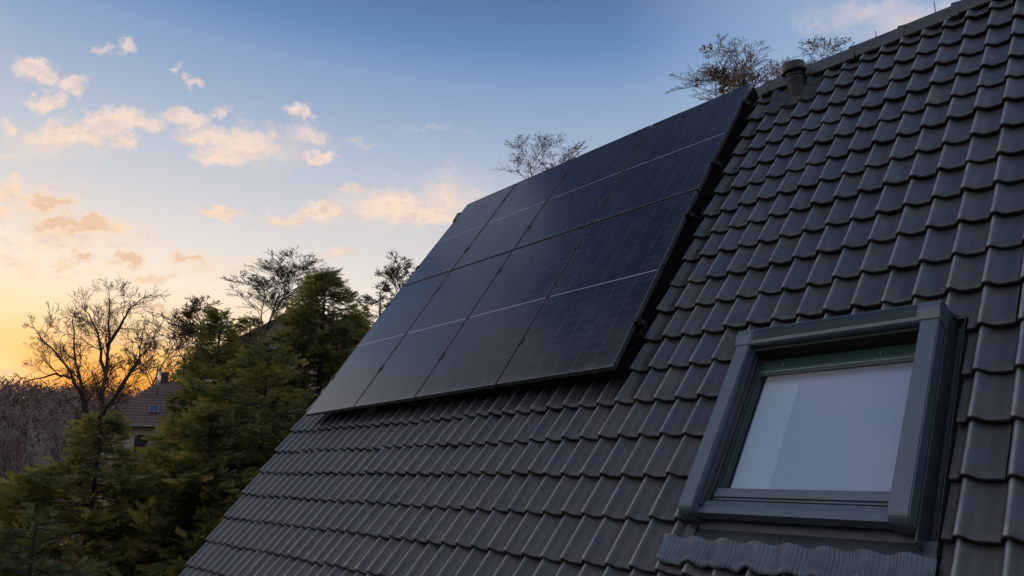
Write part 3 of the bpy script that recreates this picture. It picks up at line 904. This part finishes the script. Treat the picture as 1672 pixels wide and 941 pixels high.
def grow(rng, start, d, length, radius, level, maxl, out, tips, nch, spread, up, curl, minr):
    nseg = max(3, int(5 - level * .5)) + (2 if level <= 1 else 0)
    pts = [np.array(start, float)]; rad = [radius]; d = unit(np.array(d, float))
    for i in range(nseg):
        d = unit(d + rng.normal(0, curl, 3) + np.array([0, 0, up]))
        pts.append(pts[-1] + d * length / nseg)
        rad.append(max(minr, radius * (1 - .62 * (i + 1) / nseg)))
    out.append((level, pts, rad))
    if level >= maxl:
        tips.append((pts[-1], d)); tips.append((pts[len(pts) // 2], d)); return
    n = nch[min(level, len(nch) - 1)]
    n = max(2, int(round(n * rng.uniform(.75, 1.25))))
    ph = rng.uniform(0, 6.28)
    for c in range(n):
        t = .28 + .72 * (c + rng.uniform(.1, .9)) / n if level > 0 else .35 + .65 * (c + rng.uniform(.2, .9)) / n
        t = min(t, .985)
        x = t * nseg; i = min(int(x), nseg - 1); fr = x - i
        p = pts[i] * (1 - fr) + pts[i + 1] * fr; rr = rad[i] * (1 - fr) + rad[i + 1] * fr
        td = unit(pts[i + 1] - pts[i])
        a = unit(np.cross(td, rng.normal(0, 1, 3))); b = np.cross(td, a)
        ph += 2.4
        ang = spread * rng.uniform(.7, 1.3)
        nd = td * math.cos(ang) + (a * math.cos(ph) + b * math.sin(ph)) * math.sin(ang)
        ll = length * rng.uniform(.45, .72) * (1.15 - .45 * t)
        grow(rng, p, nd, ll, max(minr, rr * .62), level + 1, maxl, out, tips, nch, spread, up, curl, minr)


def bare_tree(name, seed, base, top, width, label, group, trunk_h=.3, maxl=5, nch=(5, 5, 4, 4, 3), spread=.62, up=.07, curl=.11,
              r0=None, minr=.008, dry=0, bark=None, twig=None, leaders=None, cat='tree', leafmat=None, leafsize=.07, depthw=None, crown_h=None):
    """base: ground point; top: height of the crown's top above the base; width: crown width in metres"""
    rng = np.random.default_rng(seed)
    out = []; tips = []
    if r0 is None: r0 = top * .017
    if leaders is None:
        ch = crown_h or top
        grow(rng, (0, 0, 0), (rng.normal(0, .05), rng.normal(0, .05), 1), 1.0, r0 / top, 0, maxl, out, tips, nch, spread, up, curl, minr / ch)
        allp = np.concatenate([np.array(p) for l, p, r in out])
        zmax = np.percentile(allp[:, 2], 99.95)
        wx = np.percentile(allp[:, 0], 99.5) - np.percentile(allp[:, 0], .5); wy = np.percentile(allp[:, 1], 99.5) - np.percentile(allp[:, 1], .5)
        sz = ch / zmax; sx = min(max(width / wx, sz * .6), sz * 1.9); sy = min(max((depthw or width) / wy, sz * .6), sz * 1.9)
        lift = np.array([-.5 * sx * (np.percentile(allp[:, 0], 99.5) + np.percentile(allp[:, 0], .5)), -.5 * sy * (np.percentile(allp[:, 1], 99.5) + np.percentile(allp[:, 1], .5)), top - ch])
        out = [(l, np.array(p) * np.array([sx, sy, sz]) + lift, np.array(r) * ch) for l, p, r in out]
        tips = [(np.array(p) * np.array([sx, sy, sz]) + lift, d) for p, d in tips]
        if lift[2] > .2:
            p0 = out[0][1][0]; out.append((0, np.array([[p0[0], p0[1], -.3], [p0[0] + .05, p0[1] + .03, lift[2] * .5], p0]), np.array([r0 * 1.25, r0 * 1.1, r0 * .98 * ch / top])))
    else:
        for (pts, ra, rb) in leaders:
            pts = [np.array(p) for p in pts]
            # smooth polyline
            P2 = []
            for i in range(len(pts) - 1):
                for t in np.linspace(0, 1, 5)[:-1]: P2.append(pts[i] * (1 - t) + pts[i + 1] * t + rng.normal(0, .03, 3))
            P2.append(pts[-1]); P2 = np.array(P2); rr = np.linspace(ra, rb, len(P2))
            out.append((0, P2, rr))
            tot = np.linalg.norm(np.diff(P2, axis=0), axis=1).sum()
            m = int(tot * 3.1)
            for c in range(m):
                t = .25 + .75 * (c + rng.uniform()) / m
                x = t * (len(P2) - 1); i = min(int(x), len(P2) - 2); p = P2[i] + (P2[i + 1] - P2[i]) * (x - i)
                td = unit(P2[i + 1] - P2[i]); a = unit(np.cross(td, rng.normal(0, 1, 3)))
                ang = rng.uniform(.5, 1.0)
                grow(rng, p, td * math.cos(ang) + a * math.sin(ang), rng.uniform(.7, 1.7) * (1.15 - .5 * t), max(minr * 1.5, rr[i] * .4), 2, maxl, out, tips, nch, spread, up, curl, minr)
            grow(rng, P2[-1], unit(P2[-1] - P2[-3]), .5, rb, 2, maxl, out, tips, nch, spread, up, curl, minr)
    th = empty(name, base, label, cat, group)
    trunk = [(p, r, 8 if l == 0 else 6) for l, p, r in out if l <= 1]
    crown = [(p, r, 4 if l <= 2 else 3) for l, p, r in out if l > 1]
    v, f = tubes_np(trunk, None); mesh_obj('trunk', v, f, bark or M_BARK, th, True)
    v, f = tubes_np(crown, None); mesh_obj('crown', v, f, twig or M_TWIG, th, True)
    if dry:
        pos = np.array([p for p, d in tips]); n = int(len(pos) * dry)
        # leaves hang on in clumps
        cen = pos[rng.integers(0, len(pos), max(4, n // 60))]
        dist = np.min(np.linalg.norm(pos[:, None, :] - cen[None], axis=2), axis=1) if len(pos) < 30000 else rng.random(len(pos))
        idx = np.argsort(dist + rng.random(len(pos)) * .8)[:n]
        sel = pos[idx] + rng.normal(0, .06, (n, 3))
        quad_leaves('dry_leaves' if leafmat is None else 'blossom', rng, sel, leafsize, leafmat or M_DRY, th)
    return th


def quad_leaves(name, rng, pos, size, m, th):
    n = len(pos)
    a = rng.normal(0, 1, (n, 3)); a /= np.linalg.norm(a, axis=1, keepdims=True)
    b = np.cross(a, rng.normal(0, 1, (n, 3))); b /= np.linalg.norm(b, axis=1, keepdims=True)
    s = size * rng.uniform(.6, 1.3, (n, 1))
    V = np.stack([pos - a * s * .5, pos + b * s * .32, pos + a * s * .5, pos - b * s * .32], 1).reshape(-1, 3)
    F = np.arange(4 * n).reshape(-1, 4)
    mesh_obj(name, V, F, m, th, attrs={'tone': np.repeat(rng.random(n), 4)})


# frond template: a flat spray of leaflets along a stem, length 1 on +X
def frond():
    V = []; F = []
    def leaf(p, ang, l, w, z):
        c, s = math.cos(ang), math.sin(ang); b = len(V)
        for (x, y, zz) in ((0, -w * .35, 0), (l * .55, -w * .5, z), (l, 0, z * 1.6), (l * .5, w * .5, z)):
            V.append((p + x * c - y * s, x * s + y * c, .10 * p * p + zz))
        F.append((b, b + 1, b + 2, b + 3))
    for i, p in enumerate(np.linspace(.06, .82, 6)):
        l = .40 * (1 - .5 * p)
        leaf(p, .62, l, .085, .05); leaf(p + .05, -.62, l, .085, .05)
    leaf(.76, 0, .26, .08, .04); leaf(.3, .0, .5, .07, .02)
    return np.array(V), np.array(F)


FV, FF = frond()


def conifer(name, seed, base, height, rad, label, group, m=None, nlimb=190, sp=24, size=.205, low=.25, shape=1.0, tilt=(0, 0), lump=.3, trunkm=None, droop=.35, apex=1., cone=.95):
    rng = np.random.default_rng(seed)
    th = empty(name, base, label, 'tree', group)
    paths = [(np.array([[0, 0, 0], [tilt[0] * .3, tilt[1] * .3, height * .35], [tilt[0] * .7, tilt[1] * .7, height * .7], [tilt[0], tilt[1], height * .985]]), np.array([height * .016, height * .012, height * .007, .012]), 8)]
    pos = []; dx = []; sz = []; tone = []
    lob = rng.uniform(0, 6.28, 6); lam = rng.uniform(.5, 1, 6)
    for i in range(nlimb):
        q = (i + rng.uniform()) / nlimb
        h = low + (1 - low) * q ** (.92 * apex)                              # relative height
        az = rng.uniform(0, 2 * PI)
        lumpf = 1 + lump * (math.sin(2 * az + lob[0] + 7 * h) * .5 + math.sin(3 * az + lob[1] - 11 * h) * .35 + math.sin(5 * az + lob[2] + 17 * h) * .3)
        prof = (1 - h) / (1 - low)
        prof = prof ** shape
        r = min(rad * prof, cone * height * (1 - h)) * lumpf * rng.uniform(.72, 1.12) + .10 + .06 * rng.random()
        o = np.array([tilt[0] * h, tilt[1] * h, height * h])
        el = rng.normal(.12, .16) + .55 * max(0, h - .75)
        n = 7; P_ = [o]; dd = np.array([math.cos(az) * math.cos(el), math.sin(az) * math.cos(el), math.sin(el)])
        for s in range(n):
            t = (s + 1) / n
            dd = unit(dd + np.array([0, 0, -droop * .22 * (1 if t < .6 else -.9)]) + rng.normal(0, .05, 3))
            P_.append(P_[-1] + dd * r / n)
        P_ = np.array(P_)
        paths.append((P_, np.linspace(max(.009, .018 * r / rad * 1.5), .004, n + 1), 4))
        c = max(16 if h > .85 else 7, int(2.7 * sp * min(1.3, r / rad * 1.5) * (1.0 if height * h > 4.0 else .4)))
        t = .2 + .8 * rng.random(c) ** .55
        x = t * n; ii = np.minimum(x.astype(int), n - 1); fr = (x - ii)[:, None]
        p = P_[ii] * (1 - fr) + P_[ii + 1] * fr
        axis = P_[ii + 1] - P_[ii]; axis /= np.linalg.norm(axis, axis=1, keepdims=True)
        lat = np.cross(axis, [0, 0, 1.]); lat /= np.linalg.norm(lat, axis=1, keepdims=True) + 1e-9
        sgn = rng.choice([-1, 1], c)[:, None] * rng.uniform(.2, 1.3, (c, 1))
        d = axis + lat * sgn + np.array([0, 0, 1.]) * rng.normal(.08, .34, (c, 1)) + rng.normal(0, .12, (c, 3))
        pos.append(p + rng.normal(0, .05, (c, 3))); dx.append(d); sz.append(size * rng.uniform(.55, 1.2, c) * (.72 if h > .9 else 1))
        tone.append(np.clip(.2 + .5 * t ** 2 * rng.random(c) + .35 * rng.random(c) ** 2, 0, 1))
    pos = np.concatenate(pos); dx = np.concatenate(dx); sz = np.concatenate(sz); tone = np.concatenate(tone)
    dx /= np.linalg.norm(dx, axis=1, keepdims=True)
    outw = pos * np.array([1, 1, 0.]); outw /= np.linalg.norm(outw, axis=1, keepdims=True) + 1e-6
    upv = np.array([0, 0, .55]) + .75 * outw + rng.normal(0, .42, dx.shape)
    y = np.cross(upv, dx); y /= np.linalg.norm(y, axis=1, keepdims=True); z = np.cross(dx, y)
    T = FV[None]                                                    # N x v x 3
    W = pos[:, None] + (dx[:, None] * T[..., 0:1] + y[:, None] * T[..., 1:2] + z[:, None] * T[..., 2:3]) * sz[:, None, None]
    N = len(pos); nv = len(FV)
    F = (FF[None] + (np.arange(N) * nv)[:, None, None]).reshape(-1, 4)
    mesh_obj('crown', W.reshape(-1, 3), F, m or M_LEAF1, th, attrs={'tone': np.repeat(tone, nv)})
    v, f = tubes_np(paths, None); mesh_obj('trunk', v, f, trunkm or M_BARKD, th, True)
    return th


def gpoint(px, d, py=767):
    p = at(px, py, d); return Vector((p.x, p.y, ground_h(p.x, p.y)))


def top_z(py, px, d): return at(px, py, d).z


CG = 'conifers beside the gable'
def put_conifer(seed, px, py, d, rad, label, **kw):
    b = gpoint(px, d, py); h = top_z(py, px, d) - b.z
    return conifer('conifer_tree', seed, b, h, rad, label, CG, **kw)


put_conifer(11, 533, 446, 17.5, 3.0, 'tallest conifer, its yellow green spire standing up beside the solar panels', nlimb=430, sp=34, low=.30, shape=.66, lump=.3, apex=.5)
put_conifer(12, 362, 512, 16.0, 2.2, 'dark conifer with several ragged tips left of the tallest spire', nlimb=340, sp=32, low=.3, shape=.62, lump=.25, apex=.62, cone=.40)
put_conifer(13, 168, 684, 12.5, 3.0, 'broad low conifer in front of the neighbour house, farthest left', nlimb=330, sp=34, low=.2, shape=.72, lump=.4, apex=.6, cone=.75)
put_conifer(14, 440, 560, 12.8, 2.7, 'bushy conifer closest to the gable edge, below the tallest spire', nlimb=320, sp=36, low=.25, shape=.55, lump=.4)
put_conifer(15, 352, 668, 12.0, 1.8, 'rounded conifer between the broad low one and the gable', nlimb=280, sp=34, low=.2, shape=.55, lump=.3, apex=.65, cone=.6)
put_conifer(16, 410, 520, 20., 2.6, 'dark conifer half hidden behind the ragged tipped one', nlimb=260, sp=28, low=.35, shape=.7, lump=.4, m=M_LEAF2, apex=.62, cone=.6)
put_conifer(19, 588, 505, 19.5, 1.9, 'half hidden conifer in the gap between the tallest spire and the panels', nlimb=240, sp=30, low=.4, shape=.6, lump=.4, apex=.65, cone=.6)
put_conifer(17, 60, 850, 10.5, 1.7, 'small conifer in the lowest left corner below the bare brush', nlimb=170, sp=30, low=.2, shape=.6, lump=.4, m=M_LEAF2)
b = gpoint(622, 24, 468); conifer('bronze_tree', 18, b, top_z(468, 622, 24) - b.z, 2.0, 'dark bronze evergreen peeping over the roof edge beside the panels', None, m=M_LEAF3, nlimb=170, sp=26, low=.45, shape=.5, lump=.5)

BG = 'bare trees around the house'
# big bare tree at the left: leaders follow the real limbs
D1 = 33.0
b1 = gpoint(155, D1)


def lead(pxs, dz, ra, rb):
    return ([np.array(at(x, y, D1 + dz * i / (len(pxs) - 1)) - b1) for i, (x, y) in enumerate(pxs)], ra, rb)


bare_tree('bare_tree', 21, b1, 1, 1, 'large spreading bare tree against the sunset, left of the neighbour house', BG, maxl=5, nch=(5, 5, 5, 4, 3), minr=.0055, spread=.66, up=.03, curl=.15,
          bark=M_BARKD, leaders=[
    ([np.array((0., 0, -.3)), np.array(at(156, 745, D1) - b1) * np.array((1, 1, 1)), np.array(at(154, 703, D1) - b1)], .22, .17),
    lead([(148, 712), (141, 690), (134, 647), (108, 598), (62, 544)], -1.2, .11, .018), lead([(146, 700), (138, 655), (124, 590), (118, 524)], 1.0, .09, .016),
    lead([(154, 706), (161, 681), (172, 612), (179, 545), (178, 486)], .3, .125, .016), lead([(157, 705), (164, 684), (190, 647), (219, 601), (250, 553)], -1., .10, .016),
    lead([(171, 620), (164, 556), (146, 514)], 1.2, .07, .02), lead([(178, 566), (200, 522), (222, 497)], -.8, .07, .02),
    lead([(120, 618), (90, 612), (48, 622)], .8, .06, .02), lead([(183, 655), (205, 618), (228, 592), (232, 545)], 1.1, .07, .02)])


def put_bare(seed, px, ptop, d, wpx, hpx, label, name='bare_tree', **kw):
    b = gpoint(px, d, ptop); h = top_z(ptop, px, d) - b.z
    a = dict(nch=(8, 6, 5, 4, 3), spread=.58, up=.06, curl=.11)
    a.update(kw)
    return bare_tree(name, seed, b, h, wpx / FPX * d * 1.05, label, BG, crown_h=h - (top_z(ptop + hpx, px, d) - b.z), **a)


put_bare(52, 328, 488, 34, 110, 150, 'thin bare tree behind the dark ragged conifer, right of the sunset', minr=.009)
put_bare(53, 474, 412, 36, 165, 170, 'bare tree with a wide twiggy crown behind the tallest conifer', minr=.008, nch=(9, 7, 5, 4, 3))
put_bare(24, 655, 424, 30, 95, 120, 'bare tree just left of the solar panels beside the bronze evergreen', minr=.008)
put_bare(55, 907, 216, 27, 155, 190, 'bare treetop rising behind the upper edge of the solar panels', minr=.0055, nch=(8, 6, 5, 3, 3), maxl=5)
put_bare(26, 1196, 80, 24, 170, 170, 'bare treetop with brown leaves above the top right solar panel', minr=.0055, nch=(9, 6, 5, 4, 3), maxl=5, dry=.07, leafsize=.09)
put_bare(27, 1312, 70, 30, 170, 170, 'brown leaved treetop behind the vent pipe and ridge', minr=.006, nch=(9, 7, 5, 4, 3), maxl=5, dry=.11, leafsize=.11)
put_bare(28, 285, 545, 60, 120, 150, 'faint bare tree behind the chimney of the neighbour house', minr=.016, maxl=4)

SG = 'bare shrubs at the left edge'
def put_shrub(seed, px, ptop, d, wpx, label, **kw):
    b = gpoint(px, d, ptop); h = top_z(ptop, px, d) - b.z
    return bare_tree('bare_shrub', seed, b, h, wpx / FPX * d, label, SG, cat='shrub', bark=M_BRUSH, twig=M_BRUSH, maxl=4, nch=(14, 6, 5, 4), spread=.55, up=.05, curl=.16, r0=.10, minr=.012, **kw)


put_shrub(31, 40, 690, 27, 170, 'brown bare shrub at the far left under the skyline', dry=.1, leafmat=M_BLOSSOM, leafsize=.12)
put_shrub(32, 120, 700, 24, 170, 'tangled brown shrub between the large bare tree and the broad conifer', dry=.1, leafmat=M_BLOSSOM, leafsize=.10)
put_shrub(33, 15, 750, 19, 170, 'pale flecked shrub at the left edge above the small conifer', dry=.25, leafmat=M_BLOSSOM, leafsize=.10)
put_shrub(34, 230, 705, 26, 110, 'low brown shrub in front of the neighbour house wall', dry=.15, leafmat=M_BLOSSOM, leafsize=.10)


# ---------------------------------------------------------------- neighbours
def neighbour_hip():
    D = 52.
    c = at(300, 695, D); s = D / FPX
    fwd = Vector((ray(300, 695).x, ray(300, 695).y, 0)).normalized(); right = Vector((fwd.y, -fwd.x, 0))
    g = ground_h(c.x, c.y)
    rot = Matrix((right, fwd, Vector((0, 0, 1)))).transposed().to_4x4()
    th = empty('neighbour_house', (c.x, c.y, g - .3), 'neighbour house with a brown hipped roof, chimney and steel flue behind the conifers', 'house', None, rot)
    ez = c.z - g + .3
    W0, W1 = (188 - 300) * s, (420 - 300) * s; dp = 8.5; rz = (695 - 622) * s * 1.02
    R0, R1 = (257 - 300) * s, (352 - 300) * s
    mb = MB(); mb.box((W0 + .45, .45, 0), (W1 - .45, dp - .45, ez - .02)); mb.obj('wall', M_WALLC, th)
    mb = MB(); o = .0
    top = [(R0, dp / 2, ez + rz), (R1, dp / 2, ez + rz)]; e = [(W0, 0, ez), (W1, 0, ez), (W1, dp, ez), (W0, dp, ez)]; lo = [(x, y, z - .16) for x, y, z in e]
    mb.add(e + top + lo, [(0, 1, 5, 4), (1, 2, 5), (2, 3, 4, 5), (3, 0, 4), (0, 6, 7, 1), (1, 7, 8, 2), (2, 8, 9, 3), (3, 9, 6, 0), (9, 8, 7, 6)])
    # tile courses as fine steps on the front slope
    for k in range(1, 15):
        t = k / 15
        a = Vector(e[0]).lerp(Vector(top[0]), t); b = Vector(e[1]).lerp(Vector(top[1]), t)
        mb.add([a + Vector((0, -.05, .0)), b + Vector((0, -.05, .0)), b + Vector((0, .12, .13)), a + Vector((0, .12, .13)), a + Vector((0, -.05, -.03)), b + Vector((0, -.05, -.03))], [(0, 1, 2, 3), (4, 5, 1, 0)])
    rf = mb.obj('roof', M_RED, th)
    cx = (265 - 300) * s
    mb = MB(); mb.box((cx - .24, dp / 2 - .3, ez + rz - .6), (cx + .24, dp / 2 + .3, ez + rz + .45), .02); mb.box((cx - .28, dp / 2 - .34, ez + rz + .45), (cx + .28, dp / 2 + .34, ez + rz + .53), .01)
    mb.obj('chimney', M_BRICK, rf)
    fx = (258 - 300) * s
    mb = MB(); fy = dp / 2 * .62; mb.tube([(fx, fy, ez + rz * .6), (fx, fy, ez + rz + .55)], .075, 10); mb.tube([(fx, fy, ez + rz + .55), (fx, fy, ez + rz + .68)], .12, 10)
    mb.obj('flue', M_STEEL, rf, True)
    wx = (257 - 300) * s; t = .30; sl = math.atan2(rz, dp / 2)
    X = Matrix.Translation((wx, dp / 2 * t - .05, ez + rz * t + .09)) @ Matrix.Rotation(sl, 4, 'X')
    mb = MB(); mb.box((-.3, -.42, -.02), (.3, .42, .05), .01, xf=X); wf = mb.obj('window', M_ZINC, th)
    mb = MB(); mb.box((-.25, -.37, .045), (.25, .37, .056), xf=X); mb.obj('pane', M_NGLASS, wf)
    mb = MB(); mb.box(((W0 - .02), -.12, ez - .14), (W1 + .02, -.01, ez - .03), .03); mb.obj('gutter', M_ZINC, th)
    for px in (246, 275, 330, 380):
        x = (px - 300) * s
        mb = MB(); mb.box((x - .45, .40, ez - 1.75), (x + .45, .46, ez - .55), .01); wf = mb.obj('window', M_WALLC, th)
        mb = MB(); mb.box((x - .38, .385, ez - 1.68), (x + .38, .398, ez - .62)); mb.obj('pane', M_NGLASS, wf)


neighbour_hip()


def neighbour_gable():
    D = 40.
    c = at(505, 492, D); s = D / FPX
    fwd = Vector((ray(505, 492).x, ray(505, 492).y, 0)).normalized(); right = Vector((fwd.y, -fwd.x, 0))
    # turn the gable a little
    a = R_(18); fwd = (Matrix.Rotation(a, 3, 'Z') @ fwd); right = Vector((fwd.y, -fwd.x, 0))
    g = ground_h(c.x, c.y); z = c.z - g
    rot = Matrix((right, fwd, Vector((0, 0, 1)))).transposed().to_4x4()
    th = empty('gabled_house', (c.x, c.y, g), 'pinkish gabled house glimpsed between the tallest conifer and bare branches', 'house', None, rot)
    hw = 4.6; rise = hw * (53 / 80.)
    mb = MB(); mb.prism([(-hw + .3, -.4), (hw - .3, -.4), (hw - .3, z - rise + .1), (0, z - .18), (-hw + .3, z - rise + .1)], .25, 8.75, 1)
    mb.obj('wall', M_WALLP, th)
    mb = MB()
    for sgn in (-1, 1):
        mb.prism([(0, z), (sgn * hw, z - rise), (sgn * hw, z - rise - .2), (0, z - .2)], 0, 9, 1)
    mb.obj('roof', M_RED, th)
    for x, zz in ((-1.2, z - rise - .3), (1.2, z - rise - .3)):
        mb = MB(); mb.box((x - .5, .2, zz - 1.2), (x + .5, .26, zz), .01); wf = mb.obj('window', M_RENDER, th)
        mb = MB(); mb.box((x - .42, .185, zz - 1.12), (x + .42, .198, zz - .08)); mb.obj('pane', M_NGLASS, wf)


neighbour_gable()


# ---------------------------------------------------------------- distant wood on the hill: one mass nobody could count
def far_woods():
    rng = np.random.default_rng(41)
    V = []; n = 0
    cen = []
    for i in range(900):
        px = rng.uniform(-260, 620); d = 70 + 250 * rng.random() ** .7
        p = at(px, 767, d); p.z = ground_h(p.x, p.y)
        h = rng.uniform(4.5, 9) * (.75 if d < 130 else 1); w = h * rng.uniform(.3, .5)
        m = 46
        u = rng.normal(0, 1, (m, 3)); u /= np.linalg.norm(u, axis=1, keepdims=True); u *= rng.random((m, 1)) ** .33
        pos = np.array(p) + np.array([0, 0, h * .55]) + u * np.array([w, w, h * .5])
        cen.append((pos, h)); n += m
    quads = []
    for pos, h in cen:
        m = len(pos)
        a = rng.normal(0, 1, (m, 3)) + np.array([0, 0, .8]); a /= np.linalg.norm(a, axis=1, keepdims=True)
        b = np.cross(a, rng.normal(0, 1, (m, 3))); b /= np.linalg.norm(b, axis=1, keepdims=True)
        L = h * rng.uniform(.06, .16, (m, 1)); w = h * rng.uniform(.006, .02, (m, 1))
        quads.append(np.stack([pos - a * L - b * w, pos - a * L + b * w, pos + a * L + b * w * .4, pos + a * L - b * w * .4], 1))
    Q = np.concatenate(quads).reshape(-1, 3)
    F = np.arange(len(Q)).reshape(-1, 4)
    o = mesh_obj('far_woods', Q, F, M_BRUSH, None); tag(o, 'brown leafless wood covering the far hill under the sunset', 'wood', kind='stuff')


far_woods()
